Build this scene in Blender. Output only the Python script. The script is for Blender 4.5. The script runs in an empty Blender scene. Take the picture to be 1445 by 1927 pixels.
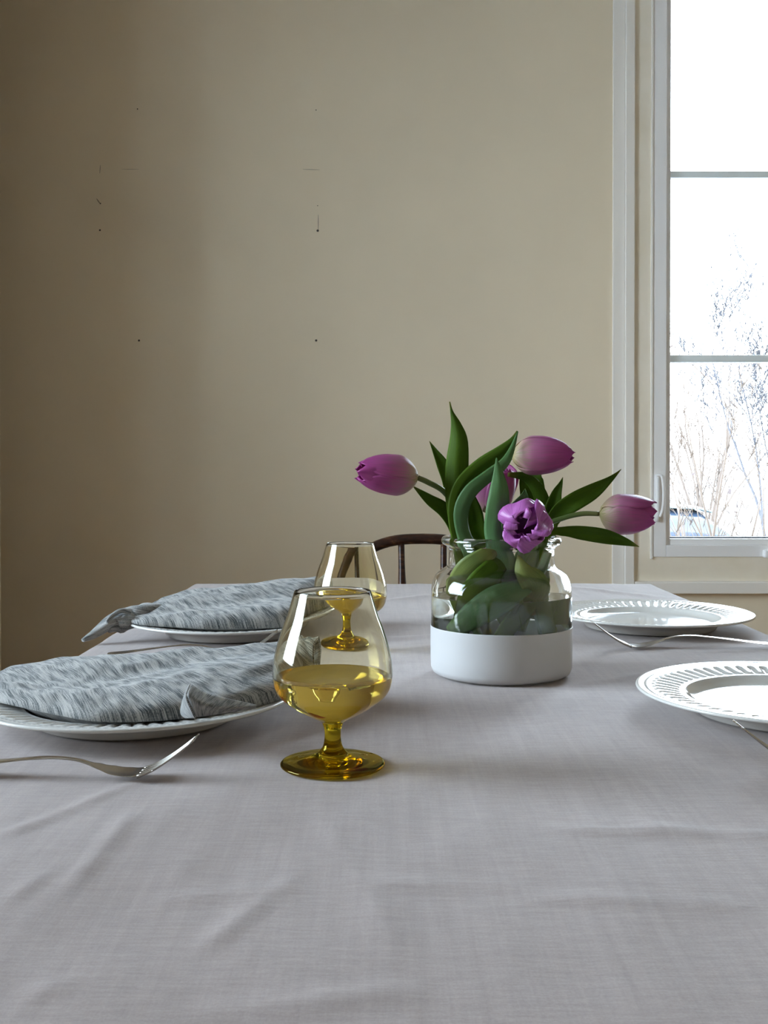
import bpy, bmesh, math, random
from mathutils import Vector, Matrix, noise, Quaternion
sc = bpy.context.scene
COL = sc.collection
PI = math.pi
R = math.radians
random.seed(7)

# ------------------------------------------------------------------ camera
F, HZ, CX, CAMZ, TZ = 2030.0, 880.0, 722.5, 0.98, 0.75     # focal length in px, horizon row, centre column, heights
cd = bpy.data.cameras.new('camera')
cam = bpy.data.objects.new('camera', cd); COL.objects.link(cam)
cd.sensor_fit = 'VERTICAL'; cd.sensor_height = 36.0; cd.lens = 36.0 * F / 1927.0
cd.clip_start = 0.02; cd.clip_end = 300
cd.shift_y = -(83.5 - F * math.tan(R(0.5))) / 1927.0
cam.location = (0, 0, CAMZ); cam.rotation_euler = (R(89.5), 0, 0)
sc.camera = cam

# ------------------------------------------------------------------ view, world, light
sc.view_settings.view_transform = 'Standard'; sc.view_settings.look = 'None'
sc.view_settings.gamma = 1.0; sc.view_settings.use_curve_mapping = False
sc.view_settings.exposure = 2.0
SKY = 7.0
w = bpy.data.worlds.new('overcast_sky'); sc.world = w; w.use_nodes = True
nt = w.node_tree; nt.nodes.clear()
wo = nt.nodes.new('ShaderNodeOutputWorld'); bg = nt.nodes.new('ShaderNodeBackground')
tc = nt.nodes.new('ShaderNodeTexCoord'); sx = nt.nodes.new('ShaderNodeSeparateXYZ'); rp = nt.nodes.new('ShaderNodeValToRGB')
nt.links.new(tc.outputs['Generated'], sx.inputs[0]); nt.links.new(sx.outputs['Z'], rp.inputs[0])
rp.color_ramp.elements[0].position = 0.0; rp.color_ramp.elements[0].color = (0.80, 0.90, 1.0, 1)
rp.color_ramp.elements[1].position = 0.7; rp.color_ramp.elements[1].color = (0.62, 0.79, 1.0, 1)
nt.links.new(rp.outputs[0], bg.inputs[0]); bg.inputs[1].default_value = SKY
nt.links.new(bg.outputs[0], wo.inputs[0])

def portal(loc, rot, sx_, sy_):
    l = bpy.data.lights.new('window_portal', 'AREA'); l.shape = 'RECTANGLE'; l.size = sx_; l.size_y = sy_
    l.cycles.is_portal = True
    o = bpy.data.objects.new('window_portal', l); COL.objects.link(o); o.location = loc; o.rotation_euler = rot
LW = dict(x=-2.4, y0=0.35, y1=1.78, z0=0.95, z1=2.50)       # the big window in the left wall
portal((LW['x'] - 0.14, (LW['y0'] + LW['y1']) / 2, (LW['z0'] + LW['z1']) / 2), (0, R(-90), 0), LW['z1'] - LW['z0'], LW['y1'] - LW['y0'])
portal((1.177, 3.47, 1.60), (R(-90), 0, 0), 0.62, 1.70)
cy = sc.cycles
cy.max_bounces = 24; cy.diffuse_bounces = 7; cy.glossy_bounces = 8; cy.transmission_bounces = 24; cy.transparent_max_bounces = 16
cy.sample_clamp_indirect = 12.0; cy.caustics_refractive = True; cy.caustics_reflective = True; cy.blur_glossy = 0.3

# ------------------------------------------------------------------ helpers
def at(px, py, d):
    """a point of the place at distance d in front of the camera, read off the photograph"""
    return Vector(((px - CX) / F * d, d, CAMZ - (py - HZ) / F * d))
def tag(o, label=None, cat=None, group=None, kind=None):
    if label: o['label'] = label
    if cat: o['category'] = cat
    if group: o['group'] = group
    if kind: o['kind'] = kind
    return o
def empty(name, loc, label, cat, group=None, rz=0):
    o = bpy.data.objects.new(name, None); COL.objects.link(o); o.location = loc; o.rotation_euler = (0, 0, rz)
    o.empty_display_size = 0.02
    return tag(o, label, cat, group)
def link(name, me, m, parent=None, smooth=True):
    if m is not None and not me.materials: me.materials.append(m)
    if smooth:
        me.polygons.foreach_set('use_smooth', [True] * len(me.polygons))
    o = bpy.data.objects.new(name, me); COL.objects.link(o)
    if parent is not None:
        o.parent = parent
    return o
def from_bm(name, bm, m, parent=None, smooth=True, recalc=True):
    if recalc: bmesh.ops.recalc_face_normals(bm, faces=bm.faces)
    me = bpy.data.meshes.new(name); bm.to_mesh(me); bm.free()
    return link(name, me, m, parent, smooth)
def pyd(name, vs, fs, m, parent=None, smooth=True, uvs=None):
    me = bpy.data.meshes.new(name); me.from_pydata([tuple(v) for v in vs], [], fs); me.update()
    if uvs is not None:
        uv = me.uv_layers.new(name='UVMap')
        for l in me.loops: uv.data[l.index].uv = uvs[l.vertex_index]
    return link(name, me, m, parent, smooth)
def box(bm, x0, x1, y0, y1, z0, z1, bev=0.0, seg=2):
    vs = [bm.verts.new((x, y, z)) for x in (x0, x1) for y in (y0, y1) for z in (z0, z1)]
    idx = [(0, 1, 3, 2), (4, 6, 7, 5), (0, 4, 5, 1), (2, 3, 7, 6), (0, 2, 6, 4), (1, 5, 7, 3)]
    fs = [bm.faces.new([vs[i] for i in f]) for f in idx]
    if bev > 0:
        es = set()
        for f in fs: es.update(f.edges)
        bmesh.ops.bevel(bm, geom=list(es), offset=bev, segments=seg, affect='EDGES', profile=0.6)
def boxes(name, lst, m, parent=None, bev=0.0):
    bm = bmesh.new()
    for b in lst: box(bm, *b, bev=bev)
    return from_bm(name, bm, m, parent, smooth=False)
def lathe(prof, n=96, zoff=0.0):
    vs, fs = [], []
    rings = []
    for (r, z) in prof:
        if r < 1e-6:
            rings.append([len(vs)]); vs.append((0, 0, z + zoff))
        else:
            rings.append(list(range(len(vs), len(vs) + n)))
            for i in range(n):
                a = 2 * PI * i / n; vs.append((r * math.cos(a), r * math.sin(a), z + zoff))
    for a, b in zip(rings, rings[1:]):
        for i in range(n):
            j = (i + 1) % n
            if len(a) == 1 and len(b) == 1: continue
            if len(a) == 1: fs.append((a[0], b[j], b[i]))
            elif len(b) == 1: fs.append((a[i], a[j], b[0]))
            else: fs.append((a[i], a[j], b[j], b[i]))
    return vs, fs
def crom(pts, n):
    """Catmull-Rom through a list of equal-length tuples"""
    P = [tuple(p) for p in pts]; P = [tuple(2 * a - b for a, b in zip(P[0], P[1]))] + P + [tuple(2 * a - b for a, b in zip(P[-1], P[-2]))]
    out = []; segs = len(P) - 3
    for k in range(n + 1):
        t = k / n * segs; i = min(int(t), segs - 1); t -= i
        p0, p1, p2, p3 = P[i:i + 4]
        out.append(tuple(0.5 * (2 * b + (c - a) * t + (2 * a - 5 * b + 4 * c - d) * t * t + (3 * b - a - 3 * c + d) * t ** 3) for a, b, c, d in zip(p0, p1, p2, p3)))
    return out
def tube(pts, rad, n=10, sq=(1, 1), up=None, cap=True):
    """pts: Vectors, rad: radii; returns verts, faces, uvs; sq: cross-section scale (side, up)"""
    vs, fs, uv = [], [], []
    N = len(pts); prev = None; L = 0
    for i, p in enumerate(pts):
        t = (pts[min(i + 1, N - 1)] - pts[max(i - 1, 0)]).normalized()
        if prev is None:
            ref = up or (Vector((0, 0, 1)) if abs(t.z) < 0.9 else Vector((1, 0, 0)))
            s = t.cross(ref).normalized()
        else:
            s = (prev - t * prev.dot(t)).normalized()
        prev = s; u = s.cross(t).normalized()
        if i: L += (pts[i] - pts[i - 1]).length
        for k in range(n):
            a = 2 * PI * k / n
            vs.append(p + s * (math.cos(a) * rad[i] * sq[0]) + u * (math.sin(a) * rad[i] * sq[1])); uv.append((k / n, L))
    for i in range(N - 1):
        for k in range(n):
            k2 = (k + 1) % n
            fs.append((i * n + k, i * n + k2, (i + 1) * n + k2, (i + 1) * n + k))
    if cap:
        fs.append(tuple(range(n - 1, -1, -1))); fs.append(tuple((N - 1) * n + k for k in range(n)))
    return vs, fs, uv
def copy_tree(o, parent=None):
    c = o.copy(); COL.objects.link(c); c.parent = parent
    for ch in list(o.children): copy_tree(ch, c)
    return c

# ------------------------------------------------------------------ materials
def mat(name, col=(0.8, 0.8, 0.8), rough=0.5, metal=0.0, spec=0.5, **kw):
    m = bpy.data.materials.new(name); m.use_nodes = True
    b = m.node_tree.nodes['Principled BSDF']
    b.inputs['Base Color'].default_value = (*col, 1); b.inputs['Roughness'].default_value = rough
    b.inputs['Metallic'].default_value = metal; b.inputs['Specular IOR Level'].default_value = spec
    for k, v in kw.items(): b.inputs[k.replace('_', ' ')].default_value = v
    return m
def nodes(m): return m.node_tree, m.node_tree.nodes['Principled BSDF']
def tex_chain(m, coord='Object', scale=(1, 1, 1), nscale=5.0, detail=4.0, stops=((0.3, (0, 0, 0)), (0.7, (1, 1, 1))), bump=0.0, bdist=0.001, tocol=True, rot=(0, 0, 0), rough=0.55):
    t, b = nodes(m)
    c = t.nodes.new('ShaderNodeTexCoord'); mp = t.nodes.new('ShaderNodeMapping'); mp.inputs['Scale'].default_value = scale; mp.inputs['Rotation'].default_value = rot
    n = t.nodes.new('ShaderNodeTexNoise'); n.inputs['Scale'].default_value = nscale; n.inputs['Detail'].default_value = detail; n.inputs['Roughness'].default_value = rough
    t.links.new(c.outputs[coord], mp.inputs[0]); t.links.new(mp.outputs[0], n.inputs['Vector'])
    r = t.nodes.new('ShaderNodeValToRGB'); e = r.color_ramp.elements
    while len(e) < len(stops): e.new(0.5)
    for el, (p, cc) in zip(e, stops): el.position = p; el.color = (*cc, 1)
    t.links.new(n.outputs['Fac'], r.inputs[0])
    if tocol: t.links.new(r.outputs[0], b.inputs['Base Color'])
    if bump > 0:
        bp = t.nodes.new('ShaderNodeBump'); bp.inputs['Strength'].default_value = bump; bp.inputs['Distance'].default_value = bdist
        t.links.new(n.outputs['Fac'], bp.inputs['Height']); t.links.new(bp.outputs[0], b.inputs['Normal'])
    return t, b, mp, n, r
def glass(name, col, ior=1.5, rough=0.0):
    m = bpy.data.materials.new(name); m.use_nodes = True; t = m.node_tree; t.nodes.clear()
    o = t.nodes.new('ShaderNodeOutputMaterial'); g = t.nodes.new('ShaderNodeBsdfGlass')
    g.inputs['Color'].default_value = (*col, 1); g.inputs['IOR'].default_value = ior; g.inputs['Roughness'].default_value = rough
    t.links.new(g.outputs[0], o.inputs[0]); return m
def pane_glass(name):
    m = bpy.data.materials.new(name); m.use_nodes = True; t = m.node_tree; t.nodes.clear()
    o = t.nodes.new('ShaderNodeOutputMaterial'); mx = t.nodes.new('ShaderNodeMixShader')
    tr = t.nodes.new('ShaderNodeBsdfTransparent'); tr.inputs[0].default_value = (0.97, 0.985, 0.98, 1)
    gl = t.nodes.new('ShaderNodeBsdfGlossy'); gl.inputs['Roughness'].default_value = 0.0
    fr = t.nodes.new('ShaderNodeFresnel'); fr.inputs[0].default_value = 1.45
    t.links.new(fr.outputs[0], mx.inputs[0]); t.links.new(tr.outputs[0], mx.inputs[1]); t.links.new(gl.outputs[0], mx.inputs[2])
    t.links.new(mx.outputs[0], o.inputs[0]); return m

WALLC = (0.775, 0.674, 0.512)
M_wall = mat('beige_wall_paint', WALLC, 0.75, spec=0.25)
tex_chain(M_wall, nscale=2.2, detail=3, stops=((0.35, tuple(c * 0.965 for c in WALLC)), (0.65, tuple(c * 1.02 for c in WALLC))), bump=0.12, bdist=0.002)
M_ceil = mat('ceiling_paint', (0.74, 0.71, 0.64), 0.8)
M_floor = mat('wood_floor', (0.30, 0.18, 0.09), 0.4)
tex_chain(M_floor, scale=(12, 1, 1), nscale=3, stops=((0.3, (0.24, 0.13, 0.06)), (0.7, (0.36, 0.22, 0.12))))
M_casing = mat('casing_paint', (0.84, 0.80, 0.74), 0.5)
M_jamb = mat('jamb_paint', (0.76, 0.70, 0.58), 0.5)
tex_chain(M_jamb, nscale=6, detail=4, stops=((0.35, (0.79, 0.71, 0.57)), (0.6, (0.85, 0.78, 0.66))))
M_vinyl = mat('white_window_frame', (0.88, 0.87, 0.87), 0.35)
M_muntin = mat('muntin_grey', (0.80, 0.86, 0.87), 0.4)
M_gasket = mat('dark_gasket', (0.03, 0.03, 0.03), 0.6)
M_pane = pane_glass('window_pane_glass')
M_nail = mat('nail_hole', (0.05, 0.045, 0.04), 0.7)
M_scuff = mat('wall_scratch', (0.26, 0.22, 0.17), 0.9)

# linen tablecloth
M_linen = mat('linen_tablecloth', (0.42, 0.37, 0.36), 0.85, spec=0.15, Sheen_Weight=0.25, Sheen_Roughness=0.5)
t, b = nodes(M_linen)
c = t.nodes.new('ShaderNodeTexCoord')
def nz(scale3, s, det, rough=0.6):
    mp = t.nodes.new('ShaderNodeMapping'); mp.inputs['Scale'].default_value = scale3
    n = t.nodes.new('ShaderNodeTexNoise'); n.inputs['Scale'].default_value = s; n.inputs['Detail'].default_value = det; n.inputs['Roughness'].default_value = rough
    t.links.new(c.outputs['Object'], mp.inputs[0]); t.links.new(mp.outputs[0], n.inputs['Vector']); return n
n1 = nz((1, 0.04, 0.3), 150, 6, 0.75); n2 = nz((0.12, 1, 0.3), 420, 3); n3 = nz((1, 1, 1), 700, 2)
a1 = t.nodes.new('ShaderNodeMath'); a1.operation = 'ADD'; t.links.new(n1.outputs['Fac'], a1.inputs[0]); t.links.new(n2.outputs['Fac'], a1.inputs[1])
a2 = t.nodes.new('ShaderNodeMath'); a2.operation = 'MULTIPLY_ADD'; a2.inputs[1].default_value = 0.8; t.links.new(n3.outputs['Fac'], a2.inputs[0]); t.links.new(a1.outputs[0], a2.inputs[2])
r = t.nodes.new('ShaderNodeMapRange'); r.inputs[1].default_value = 1.05; r.inputs[2].default_value = 1.75
t.links.new(a2.outputs[0], r.inputs[0])
rc = t.nodes.new('ShaderNodeValToRGB'); rc.color_ramp.elements[0].color = (0.300, 0.240, 0.222, 1); rc.color_ramp.elements[1].color = (0.400, 0.330, 0.308, 1)
t.links.new(r.outputs[0], rc.inputs[0]); t.links.new(rc.outputs[0], b.inputs['Base Color'])
bp = t.nodes.new('ShaderNodeBump'); bp.inputs['Strength'].default_value = 0.25; bp.inputs['Distance'].default_value = 0.0004
t.links.new(a2.outputs[0], bp.inputs['Height']); t.links.new(bp.outputs[0], b.inputs['Normal'])

# slub-weave napkin
M_napkin = mat('slub_weave_napkin', (0.4, 0.42, 0.43), 0.9, spec=0.1, Sheen_Weight=0.2)
t, b = nodes(M_napkin)
c = t.nodes.new('ShaderNodeTexCoord')
def nzu(scale3, s, det, rot=0.0, dist=0.0):
    mp = t.nodes.new('ShaderNodeMapping'); mp.inputs['Scale'].default_value = scale3
    mr = t.nodes.new('ShaderNodeMapping'); mr.inputs['Rotation'].default_value = (0, 0, rot)
    n = t.nodes.new('ShaderNodeTexNoise'); n.inputs['Scale'].default_value = s; n.inputs['Detail'].default_value = det; n.inputs['Distortion'].default_value = dist
    t.links.new(c.outputs['UV'], mr.inputs[0]); t.links.new(mr.outputs[0], mp.inputs[0]); t.links.new(mp.outputs[0], n.inputs['Vector']); return n
s1 = nzu((1, 0.03, 1), 1350, 2, R(-30)); s2 = nzu((1, 0.2, 1), 130, 2, R(-30)); s3 = nzu((1, 1, 1), 900, 1)
ma = t.nodes.new('ShaderNodeMath'); ma.operation = 'MULTIPLY_ADD'; ma.inputs[1].default_value = 0.75
t.links.new(s2.outputs['Fac'], ma.inputs[0]); t.links.new(s1.outputs['Fac'], ma.inputs[2])
mb = t.nodes.new('ShaderNodeMath'); mb.operation = 'MULTIPLY_ADD'; mb.inputs[1].default_value = 0.35
t.links.new(s3.outputs['Fac'], mb.inputs[0]); t.links.new(ma.outputs[0], mb.inputs[2])
r = t.nodes.new('ShaderNodeMapRange'); r.inputs[1].default_value = 0.80; r.inputs[2].default_value = 1.30
t.links.new(mb.outputs[0], r.inputs[0])
rc = t.nodes.new('ShaderNodeValToRGB'); e = rc.color_ramp.elements
e[0].position = 0.0; e[0].color = (0.05, 0.058, 0.060, 1); e[1].position = 0.82; e[1].color = (0.45, 0.435, 0.415, 1)
x = e.new(0.3); x.color = (0.13, 0.14, 0.14, 1); x = e.new(0.50); x.color = (0.29, 0.29, 0.28, 1)
t.links.new(r.outputs[0], rc.inputs[0]); t.links.new(rc.outputs[0], b.inputs['Base Color'])
bp = t.nodes.new('ShaderNodeBump'); bp.inputs['Strength'].default_value = 0.3; bp.inputs['Distance'].default_value = 0.0006
t.links.new(mb.outputs[0], bp.inputs['Height']); t.links.new(bp.outputs[0], b.inputs['Normal'])

M_china = mat('white_glazed_china', (0.68, 0.665, 0.63), 0.09, spec=0.34)
M_steel = mat('steel_cutlery', (0.50, 0.465, 0.42), 0.25, metal=1.0)
M_wood = mat('dark_chair_wood', (0.08, 0.035, 0.016), 0.36, spec=0.32)
tex_chain(M_wood, scale=(3, 3, 14), nscale=7, detail=6, stops=((0.38, (0.012, 0.005, 0.003)), (0.54, (0.040, 0.014, 0.007)), (0.68, (0.17, 0.08, 0.03))), rough=0.7)
M_tablewood = mat('table_wood', (0.2, 0.11, 0.05), 0.5)
M_bowl = glass('pale_amber_glass', (0.985, 0.968, 0.90), 1.5)
M_amber = glass('amber_glass', (0.84, 0.72, 0.15), 1.5)
M_foot = glass('amber_foot_glass', (0.80, 0.70, 0.26), 1.5)
M_wine = glass('golden_wine', (0.92, 0.835, 0.43), 1.34)
M_jar = glass('clear_jar_glass', (0.992, 0.997, 0.994), 1.5)
M_water = glass('vase_water', (0.985, 0.995, 0.975), 1.33)
M_paint = mat('white_jar_paint', (0.58, 0.575, 0.57), 0.45)

def plant_mat(name, stops, rough, trans, coord_axis=1, streak=60.0, sstr=0.16, spec=0.4):
    """colour runs along the UV v of the piece, with fine lengthwise veins"""
    m = mat(name, rough=rough, spec=spec); t, b = nodes(m)
    uv = t.nodes.new('ShaderNodeUVMap'); s = t.nodes.new('ShaderNodeSeparateXYZ'); t.links.new(uv.outputs[0], s.inputs[0])
    r = t.nodes.new('ShaderNodeValToRGB'); e = r.color_ramp.elements
    while len(e) < len(stops): e.new(0.5)
    for el, (p, cc) in zip(e, stops): el.position = p; el.color = (*cc, 1)
    mp = t.nodes.new('ShaderNodeMapping'); mp.inputs['Scale'].default_value = (1, 0.06, 1)
    n = t.nodes.new('ShaderNodeTexNoise'); n.inputs['Scale'].default_value = streak; n.inputs['Detail'].default_value = 2
    t.links.new(uv.outputs[0], mp.inputs[0]); t.links.new(mp.outputs[0], n.inputs['Vector'])
    ad = t.nodes.new('ShaderNodeMath'); ad.operation = 'MULTIPLY_ADD'; ad.inputs[1].default_value = sstr * 1.2
    sb = t.nodes.new('ShaderNodeMath'); sb.operation = 'SUBTRACT'; sb.inputs[1].default_value = sstr * 0.6
    t.links.new(n.outputs['Fac'], ad.inputs[0]); t.links.new(s.outputs['Y'], ad.inputs[2]); t.links.new(ad.outputs[0], sb.inputs[0])
    t.links.new(sb.outputs[0], r.inputs[0])
    hs = t.nodes.new('ShaderNodeMix'); hs.data_type = 'RGBA'; hs.blend_type = 'MULTIPLY'
    r2 = t.nodes.new('ShaderNodeValToRGB'); r2.color_ramp.elements[0].position = 0.3; r2.color_ramp.elements[0].color = (0.78, 0.80, 0.80, 1); r2.color_ramp.elements[1].position = 0.7; r2.color_ramp.elements[1].color = (1.12, 1.1, 1.1, 1)
    t.links.new(n.outputs['Fac'], r2.inputs[0])
    hs.inputs[0].default_value = 1.0; t.links.new(r.outputs[0], hs.inputs[6]); t.links.new(r2.outputs[0], hs.inputs[7])
    t.links.new(hs.outputs[2], b.inputs['Base Color'])
    bp = t.nodes.new('ShaderNodeBump'); bp.inputs['Strength'].default_value = 0.25; bp.inputs['Distance'].default_value = 0.0006
    t.links.new(n.outputs['Fac'], bp.inputs['Height']); t.links.new(bp.outputs[0], b.inputs['Normal'])
    out = t.nodes['Material Output']; mx = t.nodes.new('ShaderNodeMixShader'); mx.inputs[0].default_value = trans
    tl = t.nodes.new('ShaderNodeBsdfTranslucent'); t.links.new(hs.outputs[2], tl.inputs[0])
    t.links.new(b.outputs[0], mx.inputs[1]); t.links.new(tl.outputs[0], mx.inputs[2]); t.links.new(mx.outputs[0], out.inputs[0])
    return m
M_petal = plant_mat('tulip_petal', ((0.0, (0.55, 0.50, 0.20)), (0.12, (0.66, 0.50, 0.34)), (0.36, (0.62, 0.24, 0.42)), (0.6, (0.55, 0.13, 0.36)), (1.0, (0.45, 0.06, 0.30))), 0.42, 0.35, streak=40, sstr=0.35)
M_petal_b = plant_mat('tulip_petal_violet', ((0.0, (0.60, 0.35, 0.55)), (0.3, (0.52, 0.13, 0.48)), (1.0, (0.60, 0.19, 0.58))), 0.35, 0.3, streak=40, sstr=0.35, spec=0.5)
M_leaf = plant_mat('tulip_leaf', ((0.0, (0.16, 0.25, 0.025)), (0.35, (0.095, 0.18, 0.010)), (0.9, (0.075, 0.15, 0.012)), (1.0, (0.20, 0.19, 0.03))), 0.55, 0.35, streak=90, sstr=0.05, spec=0.16)
M_leaf_blue = plant_mat('tulip_leaf_waxy', ((0.0, (0.16, 0.27, 0.06)), (0.3, (0.105, 0.23, 0.085)), (1.0, (0.09, 0.21, 0.06))), 0.5, 0.22, streak=90, sstr=0.05, spec=0.3)
M_leaf_pale = plant_mat('tulip_leaf_pale', ((0.0, (0.34, 0.36, 0.10)), (0.5, (0.20, 0.29, 0.07)), (1.0, (0.40, 0.30, 0.07))), 0.45, 0.3, streak=60, sstr=0.1)
M_stem = plant_mat('tulip_stem', ((0.0, (0.08, 0.16, 0.04)), (0.7, (0.12, 0.19, 0.045)), (1.0, (0.20, 0.20, 0.07))), 0.4, 0.1, streak=30, sstr=0.05)

# ------------------------------------------------------------------ the room
XL, XR, YB, YF, ZC = -2.4, 3.2, 3.3, -2.8, 2.75
hx0, hx1, hz0, hz1 = 0.762, 1.59, 0.625, 2.56                     # opening for the window in the back wall
boxes('wall_back', [(XL, hx0, YB, YB + 0.2, 0, ZC), (hx1, XR, YB, YB + 0.2, 0, ZC), (hx0, hx1, YB, YB + 0.2, 0, hz0), (hx0, hx1, YB, YB + 0.2, hz1, ZC)], M_wall)
wb = bpy.data.objects['wall_back']; tag(wb, kind='structure')
boxes('wall_left', [(XL - 0.2, XL, YF, LW['y0'], 0, ZC), (XL - 0.2, XL, LW['y1'], YB + 0.2, 0, ZC), (XL - 0.2, XL, LW['y0'], LW['y1'], 0, LW['z0']), (XL - 0.2, XL, LW['y0'], LW['y1'], LW['z1'], ZC),
                    (XL, -1.042, 2.87, 2.93, 0, ZC)], M_wall)  # last box: unseen partition added to shade the left of the back wall
tag(bpy.data.objects['wall_left'], kind='structure')
tag(boxes('wall_right', [(XR, XR + 0.2, YF, YB + 0.2, 0, ZC)], M_wall), kind='structure')
tag(boxes('wall_front', [(XL - 0.2, XR + 0.2, YF - 0.2, YF, 0, ZC)], M_wall), kind='structure')
tag(boxes('floor', [(XL - 0.2, XR + 0.2, YF - 0.2, YB + 0.2, -0.1, 0)], M_floor), kind='structure')
tag(boxes('ceiling', [(XL - 0.2, XR + 0.2, YF - 0.2, YB + 0.2, ZC, ZC + 0.1)], M_ceil), kind='structure')
tag(boxes('baseboard_back', [(XL, XR, YB - 0.015, YB, 0, 0.12)], M_casing, bev=0.003), kind='structure')

def wx(px, d=YB): return (px - CX) / F * d
def wz(py, d=YB): return CAMZ - (py - HZ) / F * d
# nail holes and scratches left on the wall: small real dents and pins
for (px, py, rr) in ((262, 641, 2.2), (595, 641, 2.4), (189, 434, 2.0), (598, 435, 2.6), (260, 207, 1.3), (595, 209, 1.2), (598, 388, 1.0), (190, 384, 1.4)):
    vs, fs = lathe([(0.0, -0.0022), (0.6, -0.002), (1.0, -0.0006), (1.25, 0.0001)], 12)
    k = 0.72 * rr * YB / F
    me_v = [(x * k, z, y * k) for x, y, z in vs]
    o = pyd('nail_hole', me_v, fs, M_nail, wb); o.location = (wx(px), YB - 0.0001, wz(py))
for (x0, y0, x1, y1, ww) in ((183, 375, 190, 385, 1.3), (599, 405, 599, 434, 0.9), (190, 312, 189, 328, 0.7), (570, 320, 602, 321, 0.6), (230, 320, 262, 320, 0.4)):
    p0 = Vector((wx(x0), YB, wz(y0))); p1 = Vector((wx(x1), YB, wz(y1)))
    pts = [p0.lerp(p1, i / 6) for i in range(7)]
    rad = [ww * YB / F * 0.6 * (0.3 + math.sin(PI * (i + 0.5) / 7)) for i in range(7)]
    v, f, u = tube(pts, rad, 6, sq=(1, 1))
    pyd('scratch', v, f, M_scuff, wb)

# window casing boards
yc = YB - 0.013
x1153, x1176, x1192 = wx(1153, yc), wx(1176, yc), wx(1192, yc)
tag(boxes('trim_1', [(x1153, x1176, yc + 0.006, YB, 0.12, 2.66), (x1176, x1192 + 0.002, yc - 0.004, YB, 0.12, 2.66)], M_casing, bev=0.0025), kind='structure')
tag(boxes('trim_2', [(hx0 + 0.003, hx1, YB - 0.03, YB + 0.02, wz(1118, YB - 0.03), wz(1095, YB - 0.03))], M_casing, bev=0.004), kind='structure')
tag(boxes('trim_3', [(hx1, hx1 + 0.026, yc - 0.004, YB, 0.12, 2.66), (hx1 + 0.026, hx1 + 0.063, yc + 0.006, YB, 0.12, 2.66)], M_casing, bev=0.0025), kind='structure')
tag(boxes('trim_4', [(x1153, hx1 + 0.063, yc, YB, 2.60, 2.68)], M_casing, bev=0.0025), kind='structure')
# beige reveal boards round the sash
yj = YB - 0.006
gx0, gz0 = wx(1262, yj), wz(1014, yj)
gx1, gz1 = gx0 + 0.60, 2.445
fx0, fz0 = wx(1227, yj), wz(1048, yj)
fx1, fz1 = gx1 + (gx0 - fx0), gz1 + (gz0 - fz0)
tag(boxes('trim_5', [(hx0, fx0, yj, YB + 0.2, hz0, hz1), (fx1, hx1, yj, YB + 0.2, hz0, hz1), (fx0, fx1, yj, YB + 0.2, hz0, fz0), (fx0, fx1, yj, YB + 0.2, fz1, hz1)], M_jamb), kind='structure')
tag(boxes('trim_6', [(fx0 - 0.006, fx0 + 0.001, yj - 0.007, yj, fz0 - 0.006, fz1), ], M_casing, bev=0.002), kind='structure')
w1 = bpy.data.objects.new('window_1', None); COL.objects.link(w1); w1.location = ((gx0 + gx1) / 2, yj, gz0); tag(w1, kind='structure')
def wpart(name, lst, m, bev=0.0):
    o = boxes(name, lst, m, None, bev); o.parent = w1; o.matrix_parent_inverse = Matrix.Translation(-w1.location); return o
def ring(x0, x1, z0, z1, ix0, ix1, iz0, iz1, y0, y1):
    return [(x0, ix0, y0, y1, z0, z1), (ix1, x1, y0, y1, z0, z1), (ix0, ix1, y0, y1, z0, iz0), (ix0, ix1, y0, y1, iz1, z1)]
sw = wx(1253, yj) - gx0   # negative: inner step of the sash
so = wz(1026, yj) - gz0
wpart('frame', ring(fx0, fx1, fz0, fz1, gx0 + sw, gx1 - sw, gz0 + so, gz1 - so, yj - 0.004, yj + 0.12), M_vinyl, 0.002)
wpart('sash', ring(gx0 + sw, gx1 - sw, gz0 + so, gz1 - so, gx0, gx1, gz0, gz1, yj + 0.006, yj + 0.10), M_vinyl, 0.002)
wpart('gasket', ring(gx0 - 0.003, gx1 + 0.003, gz0 - 0.003, gz1 + 0.003, gx0 + 0.0005, gx1 - 0.0005, gz0 + 0.004, gz1 - 0.001, yj + 0.03, yj + 0.05), M_gasket)
mz = []
for (a, b_) in ((323, 336), (668, 682)):
    z1_, z0_ = wz(a, yj + 0.03), wz(b_, yj + 0.03); mz.append((z0_, z1_))
    wpart('muntin', [(gx0 - 0.002, gx1 + 0.002, yj + 0.028, yj + 0.060, z0_, z1_)], M_muntin, 0.003)
lv = [(gz0, mz[1][0]), (mz[1][1], mz[0][0]), (mz[0][1], gz1)]
for a, b_ in lv:
    wpart('pane', [(gx0, gx1, yj + 0.042, yj + 0.046, a, b_)], M_pane)
# lever handle on the left stile
hb = [at(1237, y, yj - 0.01) for y in (893, 915, 940, 965, 981)]
v, f, u = tube([Vector((p.x, yj - 0.008, p.z)) for p in hb], [0.009, 0.0105, 0.011, 0.0105, 0.009], 12, sq=(1, 0.7))
o = pyd('handle', v, f, M_vinyl, None); o.parent = w1; o.matrix_parent_inverse = Matrix.Translation(-w1.location)
lp = crom([tuple(at(x, y, yj)) for x, y in ((1233, 894), (1241, 897), (1244, 925), (1243, 955), (1239, 972))], 24)
v, f, u = tube([Vector((p[0], yj - 0.022 - 0.008 * math.sin(PI * i / 24), p[2])) for i, p in enumerate(lp)], [0.0045] * 25, 8)
o = pyd('lever', v, f, M_vinyl, None); o.parent = w1; o.matrix_parent_inverse = Matrix.Translation(-w1.location)
wpart('crank_cover', [(wx(1434, yj), wx(1475, yj), yj - 0.03, yj, wz(1049, yj), wz(1034, yj))], M_vinyl, 0.006)
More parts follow.
